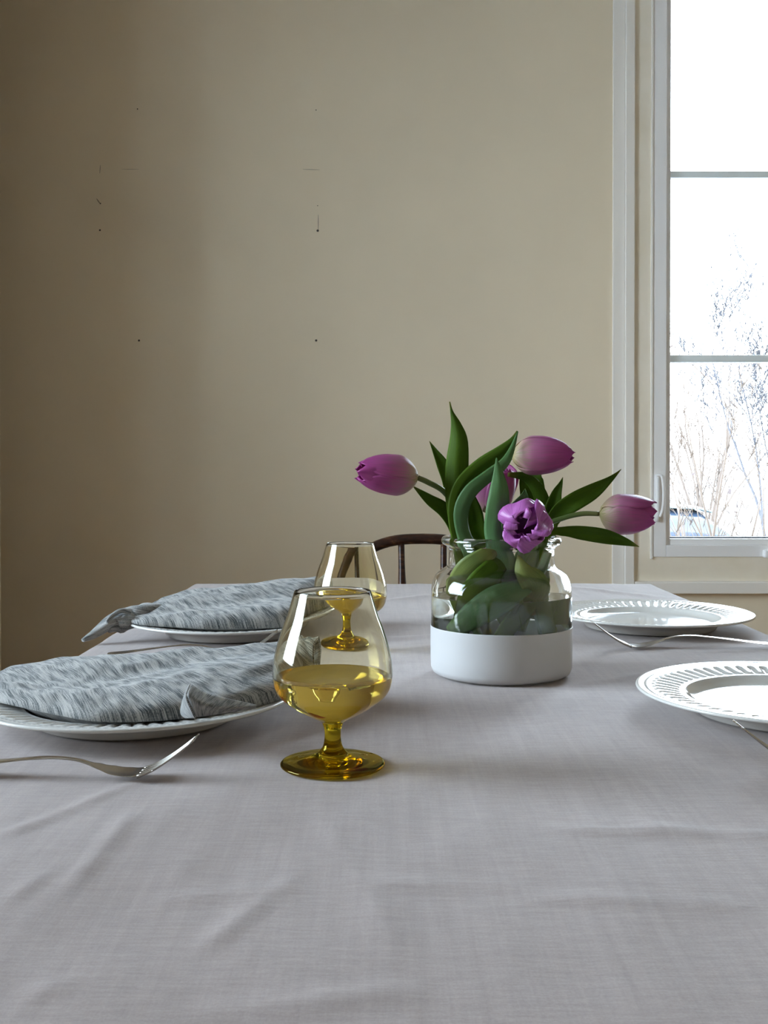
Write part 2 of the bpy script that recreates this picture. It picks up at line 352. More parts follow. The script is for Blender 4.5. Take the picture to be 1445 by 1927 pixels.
# left window
w2 = bpy.data.objects.new('window_2', None); COL.objects.link(w2); w2.location = (XL - 0.05, (LW['y0'] + LW['y1']) / 2, LW['z0']); tag(w2, kind='structure')
def w2part(name, lst, m, bev=0.0):
    o = boxes(name, lst, m, None, bev); o.parent = w2; o.matrix_parent_inverse = Matrix.Translation(-w2.location); return o
y0, y1, z0, z1 = LW['y0'], LW['y1'], LW['z0'], LW['z1']; q = 0.05
w2part('frame', [(XL - 0.12, XL + 0.01, y0, y0 + q, z0, z1), (XL - 0.12, XL + 0.01, y1 - q, y1, z0, z1), (XL - 0.12, XL + 0.01, y0 + q, y1 - q, z0, z0 + q), (XL - 0.12, XL + 0.01, y0 + q, y1 - q, z1 - q, z1)], M_vinyl, 0.003)
w2part('pane', [(XL - 0.08, XL - 0.076, y0 + q, y1 - q, z0 + q, z1 - q)], M_pane)

# ------------------------------------------------------------------ outdoors
M_snow = mat('snow', (0.48, 0.48, 0.49), 0.8)
GZ = -0.85
n = 60; vs = []; fs = []
for j in range(n + 1):
    for i in range(n + 1):
        x = -60 + 120 * i / n; y = -60 + 160 * j / n
        inside = (-4 < x < 4 and -3.5 < y < 5)
        z = GZ + (0 if inside else 0.35 * noise.noise(Vector((x * 0.11, y * 0.11, 0))))
        if y > 20: z += (y - 20) * 0.008
        vs.append((x, y, z))
for j in range(n):
    for i in range(n):
        a = j * (n + 1) + i; fs.append((a, a + 1, a + n + 2, a + n + 1))
tag(pyd('snow_ground', vs, fs, M_snow), kind='structure')
M_twig = mat('tan_twigs', (0.056, 0.036, 0.024), 0.8)
M_twig_grey = mat('grey_twigs', (0.033, 0.030, 0.034), 0.8)
M_dead = mat('dead_leaves', (0.024, 0.010, 0.007), 0.8)
def branchy(base, h, spread, nst, rad, seed, lean=(0, 0), levels=2, kink=0.08, nseg=9, twigs=5, lo=0.33):
    rnd = random.Random(seed); V, Fc = [], []
    tips = []
    def add(p, d, L, r0, lev):
        pts = [Vector(p)]; dr = Vector(d).normalized(); ns = nseg if lev == levels else 5
        for i in range(ns):
            dr = (dr + Vector((rnd.gauss(0, kink), rnd.gauss(0, kink), rnd.gauss(0, kink * .5)))).normalized()
            pts.append(pts[-1] + dr * (L / ns))
        rad_ = [r0 * (1 - 0.8 * i / ns) for i in range(ns + 1)]
        v, f, _ = tube(pts, rad_, 5 if lev == levels else 3)
        o_ = len(V); V.extend(v); Fc.extend([tuple(k + o_ for k in ff) for ff in f])
        tips.append(pts[-1])
        if lev > 0:
            for k in range(twigs):
                i = rnd.randint(min(ns, max(1, int(ns * lo))), ns); a = rnd.uniform(0, 2 * PI)
                side = Vector((math.cos(a), math.sin(a), rnd.uniform(0.3, 1.4)))
                add(pts[i], dr * 0.8 + side * 0.8, L * rnd.uniform(0.22, 0.45), max(rad_[i] * 0.6, rad * 0.15), lev - 1)
    for k in range(nst):
        a = rnd.uniform(0, 2 * PI); s = rnd.uniform(0.1, 1) * spread
        add(Vector(base) + Vector((math.cos(a) * 0.12, math.sin(a) * 0.12, 0)), (math.cos(a) * s + lean[0], math.sin(a) * s + lean[1], 1), h * rnd.uniform(0.65, 1.0), rad * rnd.uniform(0.6, 1), levels)
    return V, Fc, tips
def shrub(px, d, h, spread, nst, rad, seed, label, m=None, name='bare_shrub', cat='shrub', leaves=0, lean=(0, 0), levels=2, twigs=5, kink=0.08, lo=0.33):
    x = (px - CX) / F * d
    t_ = empty(name, (x, d, GZ - 0.05), label, cat)
    V, Fc, tips = branchy((0, 0, 0), h, spread, nst, rad, seed, lean, levels=levels, twigs=twigs, kink=kink, lo=lo)
    o = pyd('branches', V, Fc, m or M_twig, t_); o['kind'] = 'stuff'
    if leaves:
        rnd = random.Random(seed + 5); v2, f2 = [], []
        for k in range(leaves):
            p = rnd.choice(tips); s = rnd.uniform(0.012, 0.03); o0 = len(v2)
            ax = Vector((rnd.gauss(0, 1), rnd.gauss(0, 1), rnd.gauss(0, 1))).normalized(); bx = ax.orthogonal().normalized()
            v2 += [p, p + ax * s + bx * s * .5, p + ax * 2 * s, p + ax * s - bx * s * .5]; f2.append((o0, o0 + 1, o0 + 2, o0 + 3))
        o = pyd('dead_leaves', v2, f2, M_dead, t_); o['kind'] = 'stuff'
shrub(1372, 6.2, 2.3, 0.16, 13, 0.024, 11, 'bare tan shrub with tall thick stems right of the parked car, seen through the window', leaves=30, twigs=4)
shrub(1272, 7.9, 1.35, 0.8, 14, 0.015, 21, 'low arching bare shrub at the left edge of the window pane', leaves=10, twigs=4)
shrub(1335, 9.8, 2.5, 0.24, 9, 0.013, 33, 'thin bare shrub with a few brown leaves behind the window pane', leaves=60, twigs=4)
shrub(1422, 4.9, 1.8, 0.22, 12, 0.013, 44, 'bare shrub nearest the window, at the right edge of the photo', lean=(-0.03, 0), twigs=4)
shrub(1455, 19, 4.4, 0.13, 7, 0.042, 55, 'tall grey twiggy tree beyond the shrubs outside the window', M_twig_grey, 'bare_tree', 'tree', levels=3, twigs=11, kink=0.10, lo=0.5)
shrub(1330, 27, 4.6, 0.7, 12, 0.05, 66, 'low distant bare thicket beyond the shrubs, behind the muntin', M_twig, 'bare_thicket', 'shrub', levels=3, twigs=5)

# parked hatchback, rear end to the right
M_car = mat('teal_car_paint', (0.026, 0.044, 0.046), 0.25, Coat_Weight=0.6)
M_cg = mat('dark_car_glass', (0.012, 0.018, 0.03), 0.1)
M_tyre = mat('tyre_rubber', (0.02, 0.02, 0.02), 0.8)
M_rim = mat('wheel_rim', (0.4, 0.4, 0.42), 0.3, metal=0.8)
M_lampred = mat('tail_lamp_red', (0.35, 0.02, 0.02), 0.2)
CD = 12.0
car = empty('car', ((1428 - CX) / F * CD, CD + 0.8, GZ - 0.02), 'teal hatchback with dark windows parked in the snow outside the window', 'car')
def loft(secs, name, m, parent):
    """secs: (x, zb, zt, half_width_bottom, half_width_top)"""
    vs, fs = [], []; K = 12
    for (x, zb, zt, wb_, wt_) in secs:
        for k in range(K):
            a = 2 * PI * k / K + PI / K
            cx_, sx_ = math.copysign(abs(math.cos(a)) ** 0.45, math.cos(a)), math.copysign(abs(math.sin(a)) ** 0.45, math.sin(a))
            tt = (sx_ + 1) / 2; ww = wb_ + (wt_ - wb_) * tt
            vs.append((x, cx_ * ww, zb + (zt - zb) * tt))
    for i in range(len(secs) - 1):
        for k in range(K):
            k2 = (k + 1) % K; fs.append((i * K + k, i * K + k2, (i + 1) * K + k2, (i + 1) * K + k))
    fs.append(tuple(range(K))); fs.append(tuple((len(secs) - 1) * K + k for k in range(K - 1, -1, -1)))
    return pyd(name, vs, fs, m, parent)
loft([(-4.05, 0.35, 0.62, 0.6, 0.55), (-3.95, 0.25, 0.74, 0.78, 0.68), (-3.4, 0.2, 0.86, 0.84, 0.76), (-2.7, 0.2, 0.98, 0.85, 0.80), (-1.2, 0.2, 1.02, 0.85, 0.80), (-0.35, 0.2, 1.02, 0.85, 0.79), (-0.08, 0.25, 0.96, 0.80, 0.74), (0, 0.35, 0.85, 0.7, 0.66)], 'body', M_car, car)
loft([(-2.85, 0.94, 0.98, 0.74, 0.70), (-2.1, 0.95, 1.36, 0.78, 0.62), (-1.3, 0.95, 1.42, 0.79, 0.63), (-0.6, 0.95, 1.38, 0.78, 0.62), (-0.12, 0.94, 1.0, 0.72, 0.66)], 'cabin_glass', M_cg, car)
loft([(-2.15, 1.345, 1.375, 0.60, 0.56), (-1.3, 1.40, 1.45, 0.65, 0.58), (-0.6, 1.37, 1.41, 0.64, 0.58), (-0.45, 1.33, 1.37, 0.60, 0.55)], 'roof', M_car, car)
for s in (-1, 1):
    for xx in (-3.2, -0.75):
        v, f = lathe([(0.0, -0.09), (0.2, -0.09), (0.29, -0.10), (0.31, -0.07), (0.31, 0.07), (0.29, 0.10), (0.2, 0.09), (0, 0.09)], 24)
        o = pyd('wheel', [(x, z, y) for x, y, z in v], f, M_tyre, car); o.location = (xx, s * 0.76, 0.31)
        v, f = lathe([(0.0, -0.105), (0.05, -0.11), (0.17, -0.095), (0.19, -0.09), (0.19, 0.09), (0.17, 0.095), (0.0, 0.105)], 20)
        pyd('hubcap', [(x, z, y) for x, y, z in v], f, M_rim, o)
    bm = bmesh.new(); box(bm, -0.14, 0.0, s * 0.70 - 0.06, s * 0.70 + 0.06, 0.62, 0.86, 0.02); from_bm('tail_lamp', bm, M_lampred, car)

# ------------------------------------------------------------------ table and cloth
TX0, TX1, TY0, TY1 = -0.372, 0.528, -0.12, 2.142
tb = empty('dining_table', ((TX0 + TX1) / 2, (TY0 + TY1) / 2, 0), 'long wooden dining table hidden under the grey linen cloth', 'table')
def rel(o, p):
    o.parent = p; o.matrix_parent_inverse = Matrix.Translation(-p.location)
bm = bmesh.new(); box(bm, TX0 + 0.006, TX1 - 0.006, TY0 + 0.006, TY1 - 0.006, TZ - 0.034, TZ - 0.004, 0.003); rel(from_bm('tabletop', bm, M_tablewood, smooth=False), tb)
for sx_ in (TX0 + 0.08, TX1 - 0.08):
    for sy_ in (TY0 + 0.1, TY1 - 0.1):
        v, f = lathe([(0, 0), (0.022, 0), (0.024, 0.02), (0.03, 0.3), (0.034, 0.6), (0.034, 0.716), (0, 0.716)], 16)
        o = pyd('leg', [(x + sx_, y + sy_, z) for x, y, z in v], f, M_tablewood); rel(o, tb)
creases = []
rc_ = random.Random(3)
for (x0, y0, x1, y1, h, wd) in ((30, 1560, 230, 1480, .0016, .006), (150, 1640, 240, 1540, .0016, .006), (20, 1690, 120, 1620, .0012, .006), (400, 1770, 540, 1660, .0012, .006),
        (330, 1690, 540, 1670, .0010, .005), (700, 1660, 940, 1665, .0010, .006), (1100, 1560, 1445, 1570, .0016, .006), (1040, 1690, 1350, 1700, .0012, .006),
        (430, 1900, 740, 1870, .0014, .007), (60, 1870, 130, 1850, .001, .006), (1130, 1540, 1300, 1560, .001, .005), (1080, 1290, 1300, 1255, .0016, .008),
        (740, 1200, 840, 1196, .002, .012), (1085, 1106, 1230, 1122, .0022, .014), (740, 1128, 800, 1120, .002, .014), (620, 1560, 740, 1760, .0007, .006)):
    p = []
    for (x, y) in ((x0, y0), (x1, y1)):
        d = F * (CAMZ - TZ) / (y - HZ); p.append(Vector(((x - CX) / F * d, d)))
    creases.append((p[0], p[1], h, wd))
def cloth_h(x, y):
    z = 0.0014 * noise.noise(Vector((x * 7, y * 5, 1.3))) + 0.0008 * noise.noise(Vector((x * 22, y * 13, 4.1))) + 0.00028 * noise.noise(Vector((x * 70, y * 40, 7.7)))
    for a, b_, h, wd in creases:
        ab = b_ - a; L2 = ab.length_squared; tt = ((x - a.x) * ab.x + (y - a.y) * ab.y) / L2
        if tt < -0.3 or tt > 1.3: continue
        dx, dy = x - a.x - ab.x * tt, y - a.y - ab.y * tt; dist = math.hypot(dx, dy)
        if dist > wd * 3.5: continue
        e_ = math.exp(-(dist / wd) ** 2) * min(1, max(0, (tt + 0.3) / 0.35)) * min(1, max(0, (1.3 - tt) / 0.35))
        z += 1.7 * h * e_ * (0.6 + 0.5 * noise.noise(Vector((x * 30, y * 30, 2))))
    return z
nx, ny = 190, 300
def lin(a, b_, n_): return [a + (b_ - a) * i / n_ for i in range(n_ + 1)]
xs_ = lin(TX0, TX1, nx)
ys_ = [TY0 + (TY1 - TY0) * (i / ny) ** 1.15 for i in range(ny + 1)]
DR = 0.25; nd = 12; vs = []; fs = []; idx = {}
def edge_pos(c_, lo, hi, k):   # k>0 rows beyond the edge go down the drape
    return c_
cols = [('L', k) for k in range(nd, 0, -1)] + [('T', i) for i in range(nx + 1)] + [('R', k) for k in range(1, nd + 1)]
rows = [('F', k) for k in range(nd, 0, -1)] + [('T', j) for j in range(ny + 1)] + [('B', k) for k in range(1, nd + 1)]
def drop(k):
    rr = 0.007
    if k <= 3:
        a = k / 3 * PI / 2; return rr * math.sin(a), rr * (1 - math.cos(a))
    return rr + 0.02 * ((k - 3) / (nd - 3)), rr + DR * (k - 3) / (nd - 3)
for rj, (rk, rv) in enumerate(rows):
    for ci, (ck, cv) in enumerate(cols):
        x = xs_[cv] if ck == 'T' else (TX0 if ck == 'L' else TX1); y = ys_[rv] if rk == 'T' else (TY0 if rk == 'F' else TY1)
        z = TZ - 0.001; ox = oy = dz = 0
        if ck != 'T': o_, dzx = drop(cv); ox = -o_ if ck == 'L' else o_; dz = dzx
        if rk != 'T':
            o_, dzy = drop(rv); oy = -o_ if rk == 'F' else o_; dz = max(dz, dzy)
        if dz > 0.01:
            wv = 0.012 * (dz / DR) * (math.sin(y * 17 + math.sin(y * 5) * 2) if ck != 'T' else math.sin(x * 19 + math.sin(x * 7) * 2))
            if ck != 'T': ox += wv * (-1 if ck == 'L' else 1)
            if rk != 'T': oy += wv * (-1 if rk == 'F' else 1)
        z += cloth_h(x, y) if dz < 0.01 else 0
        vs.append((x + ox, y + oy, z - dz))
NC = len(cols)
for j in range(len(rows) - 1):
    for i in range(NC - 1):
        a = j * NC + i; fs.append((a, a + 1, a + NC + 1, a + NC))
cl = pyd('tablecloth', vs, fs, M_linen)
tag(cl, 'mauve-grey linen tablecloth with soft creases covering the whole table', 'tablecloth')
ZT = TZ + 0.0006       # things rest here

# ------------------------------------------------------------------ plates
def plate_mesh():
    NF = 60; per = 10; n_ = NF * per
    S = 0.145
    prof = [(0.0, 0.0065), (0.03, 0.0065), (0.06, 0.0066), (0.082, 0.0072), (0.090, 0.0088), (0.0955, 0.0125), (0.0985, 0.0152), (0.1005, 0.0160), (0.1025, 0.0157),
            (0.1045, 0.0160), (0.107, 0.0168), (0.112, 0.0176), (0.118, 0.0185), (0.124, 0.0193), (0.1275, 0.0198), (0.1290, 0.0201), (0.1315, 0.0206), (0.1335, 0.0207), (0.1350, 0.0208), (0.1365, 0.0208), (0.1380, 0.0209), (0.1405, 0.0216), (0.1430, 0.0222), (0.1445, 0.0220), (0.1453, 0.0209), (0.1450, 0.0196), (0.1430, 0.0186),
            (0.130, 0.0165), (0.115, 0.0142), (0.106, 0.0122), (0.100, 0.0096), (0.0955, 0.0055), (0.0930, 0.0015), (0.0915, 0.0), (0.0890, 0.0), (0.0870, 0.0020), (0.083, 0.0032), (0.04, 0.0035), (0.0, 0.0035)]
    vs, fs = [], []; rings = []
    for pi_, (r_, z_) in enumerate(prof):
        if r_ == 0: rings.append([len(vs)]); vs.append((0, 0, z_)); continue
        rings.append(list(range(len(vs), len(vs) + n_)))
        top = pi_ < 26
        for i in range(n_):
            a = 2 * PI * i / n_; z = z_
            if top and 0.104 < r_ < 0.1283:
                ph = (i % per) / per
                g = abs(math.sin(PI * ph)) ** 0.7
                env = min(1, (r_ - 0.104) / 0.003, (0.1285 - r_) / 0.003) if r_ < 0.1283 else 0
                z -= 0.0026 * (1 - g) * max(0.35, env) * 1.0 - 0.0008
            if top and abs(r_ - 0.1350) < 0.0004:
                z += 0.0007 * (0.5 + 0.5 * math.cos(2 * PI * i / 4))
            vs.append((r_ * math.cos(a), r_ * math.sin(a), z))
    for A, B in zip(rings, rings[1:]):
        for i in range(n_):
            j = (i + 1) % n_
            if len(A) == 1: fs.append((A[0], B[i], B[j]))
            elif len(B) == 1: fs.append((A[i], B[0], A[j]))
            else: fs.append((A[i], B[i], B[j], A[j]))
    return vs, fs
pv, pf = plate_mesh()
pf = [tuple(f) for f in pf]
PL = [(-0.229, 0.996, 'white fluted dinner plate under the napkin nearest the camera on the left', 0.3),
      (-0.209, 1.498, 'white fluted dinner plate under the farther napkin with the hanging twisted corner', 1.1),
      (0.384, 1.558, 'empty white fluted dinner plate behind the vase, near the window', 0.7),
      (0.385, 1.010, 'empty white fluted dinner plate cut off by the right edge of the photo', 0.0)]
p0 = pyd('dinner_plate', pv, pf, M_china)
for i, (x, y, lb, rz) in enumerate(PL):
    o = p0 if i == 0 else p0.copy()
    if i: COL.objects.link(o)
    o.location = (x, y, ZT); o.rotation_euler = (0, 0, rz)
    tag(o, lb, 'plate', 'fluted dinner plates on the table')

# ------------------------------------------------------------------ napkins
def napkin(name, front, top, xl, xr, yback, zbase, seed, amp=1.0, endroll=True):
    """front: (X, Y, Z) of the rolled front edge; top: (X, Z) of the ridge; everything in room coordinates, object origin at zero"""
    NU, NV = 110, 64; vs, fs, uv = [], [], []
    fr = crom(front, NU); tp = crom(top, NU)
    def interp(cv, x, k):
        for a, b_ in zip(cv, cv[1:]):
            if a[0] <= x <= b_[0]:
                tt = (x - a[0]) / max(1e-9, b_[0] - a[0]); return a[k] + (b_[k] - a[k]) * tt
        return cv[0][k] if x < cv[0][0] else cv[-1][k]
    for i in range(NU + 1):
        u = i / NU; x = xl + (xr - xl) * u
        endf = min(1, (u / 0.06 + 0.02)) ** 0.6 * min(1, ((1 - u) / 0.03 + 0.25)) ** 0.5
        yf = interp(fr, x, 1); zf = interp(fr, x, 2); zt = interp(tp, x, 1); yb = yback(x)
        yb = yf + (yb - yf) * (0.35 + 0.65 * endf)
        for k in range(NV):
            if k < NV * 0.72:                              # over the top, front to back
                t_ = k / (NV * 0.72)
                rise = (1 - (1 - min(t_ / 0.20, 1)) ** 2.4) ** (1 / 2.4)
                fall = 1 if t_ < 0.86 else math.sqrt(max(0, 1 - ((t_ - 0.86) / 0.14) ** 2))
                hgt = (zt - zf) * (rise * (0.50 + 0.50 * min(1, t_ / 0.8) ** 1.1)) * fall
                y = yf + (yb - yf) * t_
                fold = math.sin(t_ * 9.5 - u * 4.2 + seed + 1.1 * noise.noise(Vector((u * 3, t_ * 2, seed)))) * 0.0046 * math.sin(PI * min(1, t_ * 1.05))
                fold += math.sin(t_ * 21 - u * 9 + seed * 2 + 2.0 * noise.noise(Vector((u * 5, t_ * 4, seed + 3)))) * 0.0012 * math.sin(PI * min(1, t_))
                nn = 0.0035 * noise.noise(Vector((x * 24, y * 30, seed))) + 0.0016 * noise.noise(Vector((x * 60, y * 70, seed)))
                z = zf + hgt * (0.25 + 0.75 * endf) + (fold + nn) * amp * rise * fall
                dy = -0.006 * math.sin(PI * min(1, t_ / 0.2)) if t_ < 0.2 else 0
                y += dy + 0.002 * noise.noise(Vector((x * 40, t_ * 6, seed + 9))) 
                uvv = t_ * 0.26
            else:                                           # underside back to front
                t_ = 1 - (k - NV * 0.72) / (NV * 0.28)
                y = yf + (yb - yf) * t_; z = zbase(x, y) if t_ > 0.02 else zf
                z = min(z, zf + (zt - zf) * 0.5)
                w_ = min(1, t_ * 6); z = zf * (1 - w_) + z * w_
                uvv = 0.26 + (1 - t_) * 0.2
            vs.append((x + 0.003 * noise.noise(Vector((k * 0.2, seed, u * 2))), y, z)); uv.append((x, uvv))
    for i in range(NU):
        for k in range(NV):
            k2 = (k + 1) % NV; fs.append((i * NV + k, (i + 1) * NV + k, (i + 1) * NV + k2, i * NV + k2))
    fs.append(tuple(range(NV))); fs.append(tuple(NU * NV + k for k in range(NV - 1, -1, -1)))
    return pyd(name, vs, fs, M_napkin, None, uvs=uv)
def under(px_, py_):
    def f_(x, y):
        r_ = math.hypot(x - px_, y - py_)
        return ZT + (0.0075 if r_ < 0.085 else 0.0075 + min(1, (r_ - 0.085) / 0.02) * 0.011 + max(0, (r_ - 0.105)) * 0.13 + 0.0003)
    return f_
def fpt(px, py, z):      # front-edge point at photograph column/row lying at height z above the table
    d = F * (CAMZ - TZ - z) / (py - HZ); return ((px - CX) / F * d, d, TZ + z)
def tpt(px, py, d):
    p = at(px, py, d); return (p.x, p.z, p.z)
nk1 = empty('napkin', (-0.23, 0.996, ZT + 0.01), 'grey-blue slub napkin on the nearest left plate, with a pointed folded corner in front', 'napkin', 'slub weave napkins')
fr1 = [fpt(-90, 1300, .0235), fpt(0, 1324, .0235), fpt(80, 1342, .022), fpt(200, 1360, .0205), fpt(350, 1353, .0205), fpt(450, 1337, .0215), fpt(520, 1320, .0225), fpt(580, 1295, .0245)]
tp1 = [tpt(-90, 1292, 1.07), tpt(0, 1266, 1.07), tpt(60, 1250, 1.07), tpt(130, 1242, 1.07), tpt(300, 1225, 1.07), tpt(450, 1214, 1.07), tpt(575, 1204, 1.07)]
o = napkin('cloth_body', fr1, tp1, -0.392, -0.080, lambda x: 1.105 + 0.02 * math.sin(x * 9), under(-0.229, 0.996), 1.7, 1.0); rel(o, nk1)
# rolled end, an open hollow scroll
def scroll(c_, axis, r0, L, name, parent):
    ax = Vector(axis).normalized(); s_ = ax.cross(Vector((0, 0, 1))).normalized(); u_ = s_.cross(ax).normalized()
    vs, fs, uv = [], [], []; NA, NL = 44, 14
    for j in range(NL + 1):
        for i in range(NA + 1):
            a = i / NA * 2 * PI * 1.45 + 2.2; rr = r0 * (1 - 0.38 * i / NA) * (1 + 0.06 * math.sin(a * 3 + j))
            p = Vector(c_) + ax * (L * j / NL) + s_ * (math.cos(a) * rr * 1.0) + u_ * (math.sin(a) * rr * 1.35)
            vs.append(p); uv.append((i / NA * 0.1, L * j / NL))
    for j in range(NL):
        for i in range(NA):
            q = j * (NA + 1) + i; fs.append((q, q + 1, q + NA + 2, q + NA + 1))
    o = pyd(name, vs, fs, M_napkin, None, uvs=uv)
    m_ = o.modifiers.new('thickness', 'SOLIDIFY'); m_.thickness = 0.0016
    rel(o, parent)
scroll(tuple(at(545, 1236, 1.03)), (0.9, -0.25, 0.05), 0.0115, 0.026, 'rolled_end', nk1)
# pointed corner that stands out of the front roll
def patch(name, quad_rows, parent, th=0.0016, sub=5):
    """quad_rows: rows of points, smoothed by Catmull-Rom both ways"""
    rws = [crom([tuple(p) for p in r_], 16) for r_ in quad_rows]
    cols_ = [crom([rws[j][i] for j in range(len(rws))], 16) for i in range(17)]
    vs, fs, uv = [], [], []
    for i in range(17):
        for j in range(17): vs.append(Vector(cols_[i][j])); uv.append((vs[-1].x * 0.6 + 0.01 * i, vs[-1].z + 0.006 * j))
    for i in range(16):
        for j in range(16):
            q = i * 17 + j; fs.append((q, q + 1, q + 18, q + 17))
    o = pyd(name, vs, fs, M_napkin, None, uvs=uv)
    m_ = o.modifiers.new('thickness', 'SOLIDIFY'); m_.thickness = th
    rel(o, parent); return o
patch('folded_corner', [[at(359, 1288, .868), at(385, 1303, .872), at(430, 1315, .885), at(482, 1327, .905)],
                        [at(353, 1308, .850), at(380, 1322, .852), at(428, 1331, .875), at(482, 1329, .902)],
                        [at(360, 1330, .852), at(385, 1336, .856), at(430, 1337, .878), at(482, 1331, .903)],
                        [at(369, 1350, .862), at(392, 1348, .866), at(432, 1342, .884), at(482, 1333, .906)]], nk1)
patch('corner_lining', [[at(359, 1289, .869), at(357, 1291, .874), at(353, 1298, .885)],
                        [at(352, 1309, .852), at(348, 1315, .865), at(345, 1322, .885)],
                        [at(360, 1331, .854), at(352, 1337, .868), at(342, 1342, .888)],
                        [at(369, 1351, .864), at(362, 1350, .872), at(350, 1350, .89)]], nk1)

nk2 = empty('napkin', (-0.209, 1.498, ZT + 0.01), 'grey-blue slub napkin on the farther left plate, its twisted corner hanging off the table edge', 'napkin', 'slub weave napkins')
fr2 = [fpt(240, 1170, .025), fpt(262, 1176, .0235), fpt(310, 1180, .022), fpt(400, 1184, .0205), fpt(520, 1182, .0205), fpt(580, 1174, .0215), fpt(640, 1158, .024)]
tp2 = [tpt(240, 1155, 1.56), tpt(262, 1143, 1.56), tpt(300, 1128, 1.56), tpt(340, 1116, 1.56), tpt(450, 1102, 1.56), tpt(560, 1092, 1.56), tpt(640, 1088, 1.56)]
o = napkin('cloth_body', fr2, tp2, -0.3475, -0.078, lambda x: 1.62 + 0.02 * math.sin(x * 11), under(-0.209, 1.498), 4.2, 0.9); rel(o, nk2)
def ctube(name, pts, n_=40, sq=(1, 1), parent=None, seg=16, wr=0.1, seed=0, m=None):
    c_ = crom(pts, n_); P = [Vector(p[:3]) for p in c_]; rad = [max(0.0008, p[3]) for p in c_]
    v, f, u = tube(P, rad, seg, sq)
    v2 = []
    for i, p in enumerate(v):
        a = (i % seg) / seg * 2 * PI; ii = i // seg
        c0 = P[ii]; v2.append(c0 + (p - c0) * (1 + wr * math.sin(a * 3 + ii * 0.25 + seed)))
    o = pyd(name, v2, f, m or M_napkin, None, uvs=[(q[0] * 0.08, q[1]) for q in u])
    if parent: rel(o, parent)
    return o
def a4(px, py, d, r_): p = at(px, py, d); return (p.x, p.y, p.z, r_)
ctube('twisted_corner', [a4(285, 1153, 1.49, .018), a4(262, 1156, 1.47, .0145), a4(240, 1158, 1.46, .0115), a4(218, 1165, 1.44, .0095), a4(195, 1180, 1.42, .0080), a4(173, 1195, 1.41, .0058), a4(155, 1206, 1.40, .0028)], parent=nk2, sq=(1.25, 0.85), wr=0.14)
ctube('corner_fold', [a4(250, 1170, 1.45, .007), a4(235, 1174, 1.435, .0105), a4(218, 1178, 1.43, .0095), a4(204, 1186, 1.42, .004)], parent=nk2, sq=(1.1, 1.0), wr=0.12, seed=1.5)
ctube('corner_edge', [a4(246, 1152, 1.44, .003), a4(228, 1150, 1.435, .0032), a4(212, 1158, 1.425, .003), a4(200, 1171, 1.415, .0022)], parent=nk2, wr=0.1)

# ------------------------------------------------------------------ forks
def make_fork(L=0.205, name='fork', prof=None, wscale=1.0):
    """local: tines towards +x with tip at x=0, lies along -x; z up"""
    root_ = bpy.data.objects.new(name, None); COL.objects.link(root_); root_.empty_display_size = 0.02
    k = L / 0.205
    path = crom([(-0.205, 0.0040), (-0.185, 0.0052), (-0.150, 0.0095), (-0.115, 0.0128), (-0.092, 0.0118), (-0.075, 0.0070), (-0.062, 0.0026), (-0.050, 0.0012), (-0.040, 0.0028), (-0.030, 0.0074)], 60)
    wid = [(-0.205, 0.004), (-0.202, 0.0085), (-0.190, 0.0105), (-0.165, 0.0085), (-0.13, 0.0045), (-0.095, 0.0030), (-0.082, 0.0036), (-0.072, 0.0075), (-0.062, 0.0112), (-0.050, 0.0125), (-0.030, 0.0122)]
    def W(x):
        for a, b_ in zip(wid, wid[1:]):
            if a[0] <= x <= b_[0]:
                t_ = (x - a[0]) / (b_[0] - a[0]); t_ = t_ * t_ * (3 - 2 * t_); return a[1] + (b_[1] - a[1]) * t_
        return wid[-1][1]
    vs, fs, n_ = [], [], 14
    for (x, z) in path:
        hw = W(max(-0.205, x)); th = 0.0011 + 0.0006 * (1 if -0.12 < x < -0.08 else 0.3)
        dish = 0.10 * max(0, hw - 0.005) * max(0, min(1, (-0.032 - x) / 0.02)) if x > -0.08 else 0; th *= 0.55 if x < -0.045 else max(0.5, 1 - (x + 0.045) / 0.02)
        for j in range(n_):
            a = 2 * PI * j / n_; cy_ = math.cos(a); sy2 = math.sin(a)
            vs.append((x * k, cy_ * hw * k, (z + sy2 * th + dish * 2.2 * cy_ * cy_) * k))
    for i in range(len(path) - 1):
        for j in range(n_):
            j2 = (j + 1) % n_; fs.append((i * n_ + j, i * n_ + j2, (i + 1) * n_ + j2, (i + 1) * n_ + j))
    fs.append(tuple(range(n_))); fs.append(tuple((len(path) - 1) * n_ + j for j in range(n_ - 1, -1, -1)))
    pyd('handle', vs, fs, M_steel, root_)
    for q in range(4):
        yy = (-0.0103 + q * 0.00687)
        tp = crom([(-0.042, yy, 0.0022), (-0.030, yy, 0.0074), (-0.016, yy * 0.98, 0.0165), (0.0, yy * 0.95, 0.0290)], 16)
        v, f, _ = tube([Vector(p) * k for p in tp], [(0.0019 - 0.0011 * i / 16) * k for i in range(17)], 8, sq=(1, 0.75))
        pyd('tine', v, f, M_steel, root_)
    return root_
FG = 'forks laid in front of the plates'
f1 = make_fork(0.205)
tp_ = at(369, 1391, 0.800); f1.location = (tp_.x, 0.800, ZT); tag(f1, 'fork with upturned tines in front of the nearest left plate', 'fork', FG)
f1.rotation_euler = (0, 0, R(-2))
f2 = copy_tree(f1); tp_ = at(522, 1201, 1.325); f2.location = (tp_.x, 1.325, ZT); f2.rotation_euler = (0, 0, R(5)); tag(f2, 'fork between the two left plates, mostly hidden behind the nearer napkin', 'fork')
f3 = make_fork(0.235)
tp_ = at(1114, 1171, 1.375); f3.location = (tp_.x, 1.375, ZT); f3.rotation_euler = (0, 0, R(180)); tag(f3, 'fork with raised tines in front of the far right plate behind the vase', 'fork', FG)
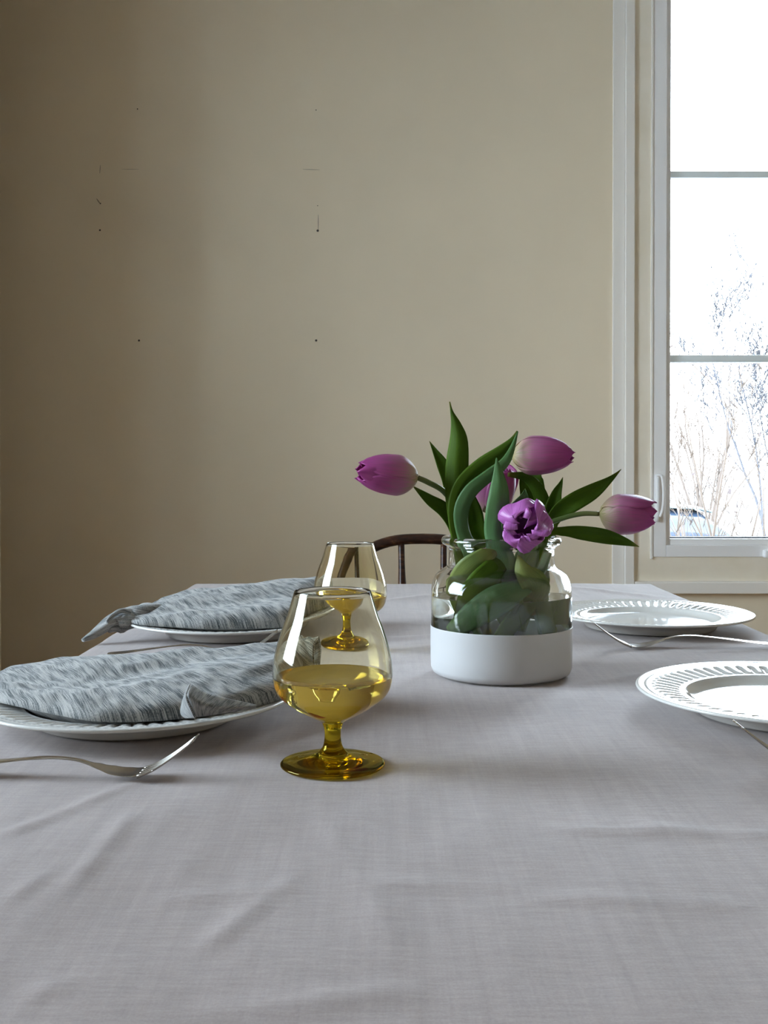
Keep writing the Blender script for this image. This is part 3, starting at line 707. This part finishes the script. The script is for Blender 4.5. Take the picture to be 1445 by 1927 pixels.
f4 = copy_tree(f3); tp_ = at(1388, 1372, 0.825); f4.location = (tp_.x, 0.825, ZT); f4.rotation_euler = (0, 0, R(178)); tag(f4, 'fork in front of the right plate, cut off at the photo edge', 'fork')

# ------------------------------------------------------------------ snifters
def smooth_prof(pts, n_): return [(max(0.0, p[0]), p[1]) for p in crom(pts, n_)]
OUT = smooth_prof([(0.0083, 0.0335), (0.0118, 0.0358), (0.0225, 0.0412), (0.0322, 0.0472), (0.0402, 0.0535), (0.0442, 0.0600), (0.0459, 0.0680), (0.0461, 0.0745), (0.0452, 0.0835), (0.0424, 0.0950), (0.0387, 0.1065), (0.0342, 0.1185), (0.0296, 0.1342)], 60)
INN = []
for i_, (r__, z__) in enumerate(OUT):
    a_ = Vector(OUT[max(0, i_ - 1)]); b__ = Vector(OUT[min(60, i_ + 1)]); tg_ = (b__ - a_).normalized()
    h_ = min(1, max(0, (z__ - 0.05) / 0.085)); th_ = 0.0022 - 0.0014 * h_ ** 1.5 + 0.0010 * max(0, (0.055 - z__) / 0.02)
    INN.append((max(0.0, r__ - tg_.y * th_), z__ + tg_.x * th_))
INN = INN[::-1][:-3]
INN[0] = (0.0288, 0.1342)
INN.append((0.0, INN[-1][1] - 0.0004))
RIM = [(0.0296, 0.1342), (0.02945, 0.1347), (0.02925, 0.1349), (0.02905, 0.1347)]
bowl_prof = OUT + RIM[1:] + INN
bowl_prof[-1] = (0.0, bowl_prof[-1][1])
stem_prof = smooth_prof([(0.0108, 0.0105), (0.0078, 0.0145), (0.0066, 0.0190), (0.0062, 0.0240), (0.0066, 0.0290), (0.0083, 0.0335)], 24)
foot_prof = [(0.0, 0.0022), (0.010, 0.0020), (0.022, 0.0012), (0.032, 0.0004), (0.0375, 0.0), (0.0392, 0.0003), (0.0402, 0.0012), (0.0403, 0.0020), (0.0396, 0.0029), (0.038, 0.0034), (0.030, 0.0042), (0.0270, 0.0047), (0.022, 0.0062), (0.016, 0.0078), (0.0125, 0.0092), (0.0108, 0.0105)]
def make_snifter(loc, label):
    r_ = empty('snifter', loc, label, 'glass', 'amber stemmed snifters')
    v, f = lathe(bowl_prof, 128); pyd('bowl', v, f, M_bowl, r_)
    v, f = lathe(stem_prof, 128); pyd('stem', v, f, M_amber, r_)
    v, f = lathe(foot_prof, 128); pyd('foot', v, f, M_foot, r_)
    return r_
def inner_r(z):
    pr = sorted([(p[1], p[0]) for p in INN])
    for a, b_ in zip(pr, pr[1:]):
        if a[0] <= z <= b_[0]: return a[1] + (b_[1] - a[1]) * (z - a[0]) / max(1e-9, b_[0] - a[0])
    return pr[-1][1]
LZ = 0.0690
lq = [(0.0, INN[-1][1] - 0.0005)] + [(inner_r(z) + 0.0007, z - 0.0004) for z in [0.0384, 0.0392, 0.0400, 0.0420, 0.0440, 0.0465, 0.0492, 0.052, 0.055, 0.058, 0.0608, 0.064, 0.067, 0.0686, 0.0692]] + [(inner_r(LZ) + 0.0007, LZ + 0.0003), (inner_r(LZ) - 0.0004, LZ + 0.0002), (inner_r(LZ) - 0.003, LZ), (0.02, LZ), (0.0, LZ)]
S1 = Vector((-0.0395, 0.829, ZT)); S2 = Vector((-0.0425, 1.352, ZT))
make_snifter(S1, 'amber snifter glass standing in front, nearest the camera')
make_snifter(S2, 'amber snifter glass standing farther back, partly seen through the front one')
v, f = lathe(lq, 128)
wn = pyd('wine', v, f, M_wine); wn.location = S1; tag(wn, 'golden wine in the front snifter', 'drink', 'wine in the snifters')
wn2 = wn.copy(); COL.objects.link(wn2); wn2.location = S2; tag(wn2, 'golden wine in the snifter farther back', 'drink')

# ------------------------------------------------------------------ jar vase
JX, JY = (943 - CX) / F * 1.206, 1.206
J = Vector((JX, JY, ZT))
vase = empty('vase', J, 'clear glass jar vase with a white painted base holding the tulips', 'vase')
jo = smooth_prof([(0.0, 0.0022), (0.045, 0.0018), (0.0660, 0.0006), (0.0715, 0.0006), (0.0758, 0.0030), (0.0778, 0.0080), (0.0782, 0.020), (0.0783, 0.055), (0.0783, 0.080), (0.0780, 0.0935), (0.0762, 0.1030), (0.0722, 0.1105), (0.0655, 0.1158), (0.0605, 0.1195), (0.0592, 0.1240), (0.0590, 0.1340), (0.0595, 0.1400), (0.0620, 0.1425), (0.0655, 0.1445), (0.0668, 0.1480), (0.0655, 0.1515), (0.0625, 0.1530), (0.0592, 0.1525), (0.0565, 0.1495), (0.0555, 0.1440), (0.0555, 0.1330), (0.0557, 0.1230), (0.0572, 0.1180), (0.0625, 0.1135), (0.0690, 0.1080), (0.0727, 0.1010), (0.0745, 0.0930), (0.0748, 0.080), (0.0748, 0.055), (0.0747, 0.020), (0.0738, 0.0110), (0.0700, 0.0078), (0.060, 0.0070), (0.0, 0.0070)], 170)
jo[0] = (0.0, jo[0][1]); jo[-1] = (0.0, jo[-1][1])
v, f = lathe(jo, 144); pyd('glass_body', v, f, M_jar, vase)
PZ = 0.0535
pb = [(0.0690, -0.0001), (0.0716, 0.0000), (0.0762, 0.0027), (0.0784, 0.0078), (0.0788, 0.020), (0.0789, 0.03), (0.0789, PZ - 0.0008), (0.0789, PZ), (0.0786, PZ + 0.0002), (0.07835, PZ), (0.0783, PZ - 0.0008), (0.0783, 0.03), (0.0783, 0.020), (0.0779, 0.0080), (0.0758, 0.0031), (0.0715, 0.0007), (0.0690, 0.0005), (0.0690, -0.0001)]
v, f = lathe(pb, 144); pb_o = pyd('painted_band', v, f, M_paint, vase); pb_o['label'] = 'opaque white painted band'
WZ_ = 0.0870
wp = [(0.0, 0.0068), (0.060, 0.0068), (0.0700, 0.0075), (0.0742, 0.0110), (0.0753, 0.018), (0.0756, 0.021), (0.0756, 0.03), (0.0756, 0.05), (0.0756, 0.07), (0.0756, WZ_ - 0.001), (0.0756, WZ_ + 0.0003), (0.07565, WZ_ + 0.0006), (0.0754, WZ_ + 0.0007), (0.0740, WZ_ + 0.0004), (0.0715, WZ_), (0.03, WZ_), (0.0, WZ_)]
v, f = lathe(wp, 144); wt = pyd('water', v, f, M_water); wt.location = J; tag(wt, 'water filling the lower half of the clear jar vase', 'water')

# ------------------------------------------------------------------ tulips
def leaf(pts, name='leaf', parent=None, m=None, fold=0.35, twist=0.0, n_=34, side=None):
    """pts: (px, py, d, half_width_px); cross-section faces the camera, turned by twist degrees, folded along the midrib"""
    A = []
    for p in pts:
        q = at(p[0], p[1], p[2]); A.append((q.x, q.y, q.z, p[3] / F * p[2], p[4] if len(p) > 4 else twist))
    c_ = crom(A, n_); vs, fs, uv = [], [], []; K = 8
    L = 0
    for i, q in enumerate(c_):
        p = Vector(q[:3]); a_ = Vector(c_[max(0, i - 1)][:3]); b_ = Vector(c_[min(n_, i + 1)][:3]); tg = (b_ - a_).normalized()
        view = (p - Vector((0, 0, CAMZ))).normalized()
        s_ = tg.cross(view)
        if s_.length < 1e-4: s_ = Vector((1, 0, 0))
        s_.normalize(); nrm = s_.cross(tg).normalized()
        rq = Quaternion(tg, R(q[4])); s_ = rq @ s_; nrm = rq @ nrm
        hw = max(0.0003, q[3])
        for k in range(K + 1):
            e_ = k / K * 2 - 1
            off = fold * hw * (1 - abs(e_) ** 1.3)
            wv = 0.06 * hw * math.sin(i * 0.5 + e_ * 2) * abs(e_)
            vs.append(p + s_ * (e_ * hw) + nrm * (off + wv)); uv.append((k / K, i / n_))
    for i in range(n_):
        for k in range(K):
            q = i * (K + 1) + k; fs.append((q, q + 1, q + K + 2, q + K + 1))
    o = pyd(name, vs, fs, m or M_leaf, None, uvs=uv)
    md = o.modifiers.new('thickness', 'SOLIDIFY'); md.thickness = 0.0007
    rel(o, parent); return o
def stem(pts, parent, r_=0.0032):
    c_ = crom([tuple(at(*p)) for p in pts], 40); P = [Vector(p) for p in c_]
    v, f, u = tube(P, [r_ * (1.15 - 0.2 * i / 40) for i in range(41)], 12)
    o = pyd('stem', v, f, M_stem, None, uvs=[(q[0], (i // 12) / 40) for i, q in enumerate(u)])
    rel(o, parent); return o
def flower(base, tip, rad, parent, rot=0.0, openness=0.0, m=None, seed=1, ragged=0.0):
    """six petals round the axis base->tip: three inner, three outer, each a cupped shell"""
    b_ = Vector(base); ax = Vector(tip) - b_; L = ax.length; ax.normalize()
    ux = ax.cross(Vector((0.02, 1, 0.05))).normalized(); uy = ax.cross(ux).normalized()
    rnd = random.Random(seed)
    for q in range(6):
        inner = q >= 3; th0 = rot + (q % 3) * 2 * PI / 3 + (PI / 3 if inner else 0) + rnd.uniform(-.06, .06)
        rs = rad * (0.90 if inner else 1.0); Lq = L * (1.0 if inner else 0.98) * rnd.uniform(0.92, 1.03)
        opn = openness * rnd.uniform(0.6, 1.4) * (0.4 if inner else 1.0)
        NU, NV = 22, 14; vs, fs, uv = [], [], []
        for i in range(NU + 1):
            u = i / NU
            # cup radius along the length
            prof = (math.sin(min(1, u / 0.36) * PI / 2) ** 0.62) if u < 0.36 else 1 - 0.50 * ((u - 0.36) / 0.64) ** 2.3 * (1 - opn)
            prof = prof * (1 + opn * 0.9 * u * u)
            hw = 1.12 * (math.sin(min(1, u / 0.30) * PI / 2) ** 0.5) * (1 - max(0, (u - 0.50) / 0.50) ** 3.6) ** 0.5 if u < 1 else 0.0
            hw = max(hw, 0.02)
            for k in range(NV + 1):
                v_ = k / NV * 2 - 1; th = th0 + v_ * hw
                rr = rs * prof * (1 + 0.085 * (abs(v_) ** 3) * (1 if not inner else -1) + 0.035 * math.cos(v_ * PI) * u)
                crease = -0.03 * math.exp(-(v_ / 0.12) ** 2) * rs
                rag = ragged * 0.012 * noise.noise(Vector((v_ * 1.6, u * 2.2, seed + q))) * u
                lz = Lq * u * (1 - 0.05 * abs(v_) ** 2 * u) + 0.03 * Lq * noise.noise(Vector((v_ * 3, seed, q))) * u * u
                rr = rr + crease + rag + 0.0009 * noise.noise(Vector((v_ * 2.5, u * 3, seed + q * 2.0)))
                vs.append(b_ + ax * lz + ux * (math.cos(th) * rr) + uy * (math.sin(th) * rr)); uv.append((k / NV + q, u))
        for i in range(NU):
            for k in range(NV):
                w_ = i * (NV + 1) + k; fs.append((w_, w_ + 1, w_ + NV + 2, w_ + NV + 1))
        o = pyd('petal', vs, fs, m or M_petal, None, uvs=uv)
        md = o.modifiers.new('thickness', 'SOLIDIFY'); md.thickness = 0.0007; md.offset = 0
        rel(o, parent)
def tulip(loc, label): return empty('tulip', loc, label, 'flower', 'tulips in the jar vase')
JD = JY
# 1: far left bloom
T1 = tulip(J + Vector((-0.03, 0, 0.02)), 'purple-pink tulip leaning out to the left of the vase')
flower(at(786, 899, 1.20), at(672, 886, 1.18), 0.0222, T1, rot=0.5, seed=3)
stem([(925, 1235, 1.23), (900, 1130, 1.235), (880, 1040, 1.22), (858, 960, 1.21), (835, 925, 1.205), (806, 908, 1.20), (786, 899, 1.20)], T1)
leaf([(905, 1150, 1.22, 12, 20), (875, 1060, 1.20, 16, 20), (858, 1000, 1.205, 12, 20), (838, 962, 1.205, 14, 15), (808, 940, 1.20, 10, 5), (776, 914, 1.195, 0.5, 0)], parent=T1, fold=0.25)
leaf([(900, 1180, 1.22, 10, 0), (880, 1080, 1.215, 20, -20), (864, 1000, 1.20, 17, -20), (859, 940, 1.195, 21, -15), (860, 880, 1.20, 21.5, -10), (863, 830, 1.20, 17, -10), (858, 800, 1.20, 9.5, 0), (850, 775, 1.20, 2.5, 0), (846, 756, 1.20, 0.4, 0)], parent=T1, fold=-0.40)
leaf([(915, 1160, 1.25, 12, 0), (880, 1060, 1.24, 15, 0), (860, 980, 1.235, 15, 20), (846, 910, 1.235, 14, 20), (833, 875, 1.235, 11.5, 10), (818, 848, 1.235, 5, 0), (808, 830, 1.235, 0.4, 0)], parent=T1, fold=0.3)
# 2: top right bloom
T2 = tulip(J + Vector((-0.01, 0.01, 0.02)), 'pink tulip at the top right of the bouquet, pointing right')
flower(at(962, 858, 1.195), at(1080, 857, 1.185), 0.0205, T2, rot=1.3, seed=8, openness=0.06)
stem([(880, 1240, 1.20), (905, 1130, 1.22), (925, 1040, 1.22), (933, 960, 1.23), (930, 905, 1.23), (940, 876, 1.22), (962, 860, 1.20)], T2)
leaf([(915, 1170, 1.19, 12, 0), (885, 1080, 1.185, 15, 10), (858, 1010, 1.185, 10, 25), (854, 955, 1.18, 12, 25), (868, 912, 1.18, 14, 20), (902, 878, 1.18, 14, 15), (940, 852, 1.18, 12, 15), (963, 830, 1.18, 6, 5), (973, 811, 1.18, 0.4, 0)], parent=T2, m=M_leaf, fold=-0.45)
leaf([(930, 1160, 1.175, 12, 0), (900, 1070, 1.17, 18, 10), (872, 1005, 1.175, 14, 25), (868, 960, 1.17, 15, 25), (885, 924, 1.165, 14, 20), (918, 896, 1.165, 12, 20), (948, 872, 1.17, 9, 10), (963, 845, 1.175, 5, 5), (974, 812, 1.178, 0.4, 0)], parent=T2, m=M_leaf_blue, fold=-0.45)
# 3: right bloom
T3 = tulip(J + Vector((0.03, 0, 0.02)), 'purple-pink tulip stretching far right in front of the window casing')
flower(at(1127, 967, 1.18), at(1238, 968, 1.175), 0.0212, T3, rot=0.1, seed=14, openness=0.08)
stem([(920, 1240, 1.19), (975, 1120, 1.20), (1005, 1040, 1.20), (1030, 990, 1.195), (1060, 975, 1.19), (1095, 967, 1.185), (1127, 967, 1.18)], T3, 0.0028)
leaf([(985, 1160, 1.21, 12, 0), (1010, 1060, 1.215, 18, 0), (1030, 1000, 1.215, 12, 10), (1050, 966, 1.21, 15, 15), (1078, 946, 1.20, 18, 10), (1115, 925, 1.20, 15, 5), (1148, 902, 1.20, 6, 0), (1169, 883, 1.20, 0.4, 0)], parent=T3, fold=0.3)
leaf([(960, 1150, 1.16, 8, 0), (1000, 1060, 1.16, 12, 0), (1030, 1006, 1.16, 7, 0), (1060, 1000, 1.155, 9, 10), (1095, 1003, 1.15, 14, 15), (1140, 1010, 1.15, 14, 10), (1178, 1020, 1.145, 7.5, 5), (1203, 1029, 1.14, 0.4, 0)], parent=T3, fold=0.35)
leaf([(1000, 1150, 1.22, 12, 0), (1020, 1060, 1.225, 16, 0), (1034, 1000, 1.225, 13, -10), (1040, 960, 1.22, 16, -10), (1047, 930, 1.22, 10, 0), (1055, 910, 1.22, 4, 0), (1059, 898, 1.22, 0.4, 0)], parent=T3, fold=0.3)
# 4: front bloom facing the camera
T4 = tulip(J + Vector((0.01, -0.02, 0.02)), 'open violet tulip bending over the front rim of the vase')
flower(at(1000, 964, 1.160), at(984, 1000, 1.112), 0.0218, T4, rot=0.9, openness=0.20, m=M_petal_b, seed=21, ragged=1.5)
stem([(1010, 1240, 1.21), (990, 1130, 1.21), (980, 1040, 1.205), (982, 985, 1.20), (990, 962, 1.185), (996, 968, 1.165)], T4)
leaf([(975, 1150, 1.17, 12, 0), (955, 1070, 1.155, 18, 0), (934, 1010, 1.155, 21, 5), (936, 965, 1.15, 22.5, 10), (939, 925, 1.15, 18, 10), (938, 895, 1.155, 10.5, 5), (934, 862, 1.16, 0.4, 0)], parent=T4, m=M_leaf_blue, fold=-0.35)
leaf([(960, 1010, 1.16, 9, -20), (952, 985, 1.145, 9, -10), (968, 958, 1.145, 12, 20), (985, 940, 1.145, 11, 25), (988, 920, 1.15, 0.6, 0)], parent=T4, m=M_leaf_blue, fold=0.3)
# 5: bloom behind
T5 = tulip(J + Vector((0, 0.03, 0.02)), 'pink tulip at the back of the bouquet, half hidden behind the leaves')
flower(at(918, 966, 1.262), at(932, 868, 1.25), 0.0245, T5, rot=0.3, openness=0.42, seed=30)
stem([(1040, 1240, 1.24), (1000, 1130, 1.245), (960, 1050, 1.255), (925, 1000, 1.262), (918, 966, 1.262)], T5)
leaf([(960, 1180, 1.25, 12, 0), (925, 1080, 1.25, 18, 0), (897, 1005, 1.235, 19, 0), (892, 965, 1.23, 16, 0), (884, 930, 1.225, 8, 0), (880, 905, 1.225, 0.6, 0)], parent=T5, fold=0.3)
leaf([(1010, 1170, 1.235, 12, 0), (1020, 1080, 1.235, 16, 0), (1022, 1010, 1.235, 16, -10), (1024, 965, 1.23, 15, -20), (1014, 925, 1.225, 14, -25), (990, 898, 1.22, 9, -20), (955, 893, 1.215, 3, 0)], parent=T5, fold=-0.35)
leaf([(960, 1180, 1.245, 12, 0), (980, 1080, 1.245, 16, 0), (1000, 1000, 1.245, 26, 0), (1003, 940, 1.245, 24, 0), (1000, 900, 1.245, 22, 0), (1008, 880, 1.245, 12, 0), (1015, 862, 1.245, 1, 0)], parent=T5, fold=0.25)
# leaf bases low in the jar
leaf([(848, 1120, 1.19, 8, 0), (862, 1096, 1.17, 19, 10), (884, 1070, 1.155, 24, 15), (914, 1046, 1.15, 17, 10), (940, 1028, 1.155, 7, 0), (955, 1010, 1.16, 4, 0)], parent=T1, m=M_leaf_pale, fold=-0.2)
leaf([(850, 1190, 1.165, 12, 0), (890, 1160, 1.15, 24, 0), (935, 1130, 1.14, 28, 0), (985, 1105, 1.15, 16, 0), (1015, 1080, 1.165, 10, 0), (1030, 1040, 1.18, 7, 0)], parent=T2, m=M_leaf_blue, fold=-0.22)
leaf([(974, 1044, 1.15, 1, 0), (985, 1075, 1.145, 17, 0), (1005, 1100, 1.15, 27, 0), (1000, 1125, 1.17, 22, 0), (985, 1150, 1.18, 10, 0)], parent=T3, m=M_leaf_pale, fold=-0.3)
leaf([(868, 1170, 1.17, 8, 0), (880, 1135, 1.155, 20, 10), (904, 1100, 1.148, 27, 15), (932, 1068, 1.15, 22, 10), (950, 1040, 1.158, 12, 0), (958, 1010, 1.165, 8, 0)], parent=T5, m=M_leaf, fold=-0.2)
leaf([(1035, 1215, 1.17, 12, 0), (1022, 1170, 1.16, 15, 0), (1010, 1120, 1.17, 15, 0), (1005, 1080, 1.18, 10, 0)], parent=T4, m=M_leaf, fold=-0.4)
leaf([(935, 1215, 1.165, 12, 0), (955, 1180, 1.16, 15, 0), (985, 1140, 1.165, 15, 0), (1008, 1105, 1.17, 12, 0), (1015, 1050, 1.18, 8, 0)], parent=T4, m=M_leaf, fold=-0.25)

# ------------------------------------------------------------------ windsor chair
CHY = 2.36
cxp = (795 - CX) / F * CHY
ch = empty('windsor_chair', (cxp, CHY - 0.05, 0), 'dark wooden bow-back spindle chair at the far end of the table', 'chair')
topz = at(795, 1014, CHY).z - 0.0
hb_ = topz - 0.445; A_ = 0.232; pts = []
for i in range(61):
    a = PI * i / 60; cx_, sn = math.cos(a), math.sin(a)
    ex = 2 / 2.7
    x = -math.copysign(abs(cx_) ** ex, cx_) * A_; z = abs(sn) ** ex * hb_
    pts.append(Vector((cxp + x, CHY - 0.10 * (1 - z / hb_) , 0.445 + z)))
v, f, u = tube(pts, [0.0115] * 61, 14, sq=(1.15, 1.0)); rel(pyd('bow', v, f, M_wood), ch)
for px in (675, 755, 835, 915):
    xt = (px - CX) / F * CHY
    k_ = abs((xt - cxp) / A_); zt_ = 0.445 + hb_ * (1 - k_ ** 2.7) ** (1 / 2.7) - 0.004
    xb = cxp + (xt - cxp) * 0.86
    P = [Vector((xb + (xt - xb) * s, CHY - 0.10 * (1 - s), 0.44 + (zt_ - 0.44) * s)) for s in [i / 24 for i in range(25)]]
    rr = [0.0070 + 0.0062 * math.sin(PI * min(1, max(0, (i / 24 * 1.15)))) ** 1.3 * (1 if i < 21 else 1) for i in range(25)]
    v, f, u = tube(P, rr, 12); rel(pyd('spindle', v, f, M_wood), ch)
vs, fs = lathe([(0.0, 0.0), (0.92, 0.0), (1.0, 0.35), (1.0, 0.75), (0.96, 1.0), (0.7, 0.86), (0.0, 0.80)], 40)
rel(pyd('seat', [(cxp + x * 0.24, CHY - 0.22 + y * 0.22, 0.42 + z * 0.035) for x, y, z in vs], fs, M_wood), ch)
for sx_ in (-1, 1):
    for sy_ in (-1, 1):
        P = [Vector((cxp + sx_ * (0.15 + 0.06 * s), CHY - 0.22 + sy_ * (0.13 + 0.07 * s), 0.43 * (1 - s))) for s in [i / 12 for i in range(13)]]
        rr = [0.013 + 0.006 * math.sin(PI * (0.2 + 0.7 * i / 12)) for i in range(13)]
        v, f, u = tube(P, rr, 12); rel(pyd('leg', v, f, M_wood), ch)

sc['built'] = True
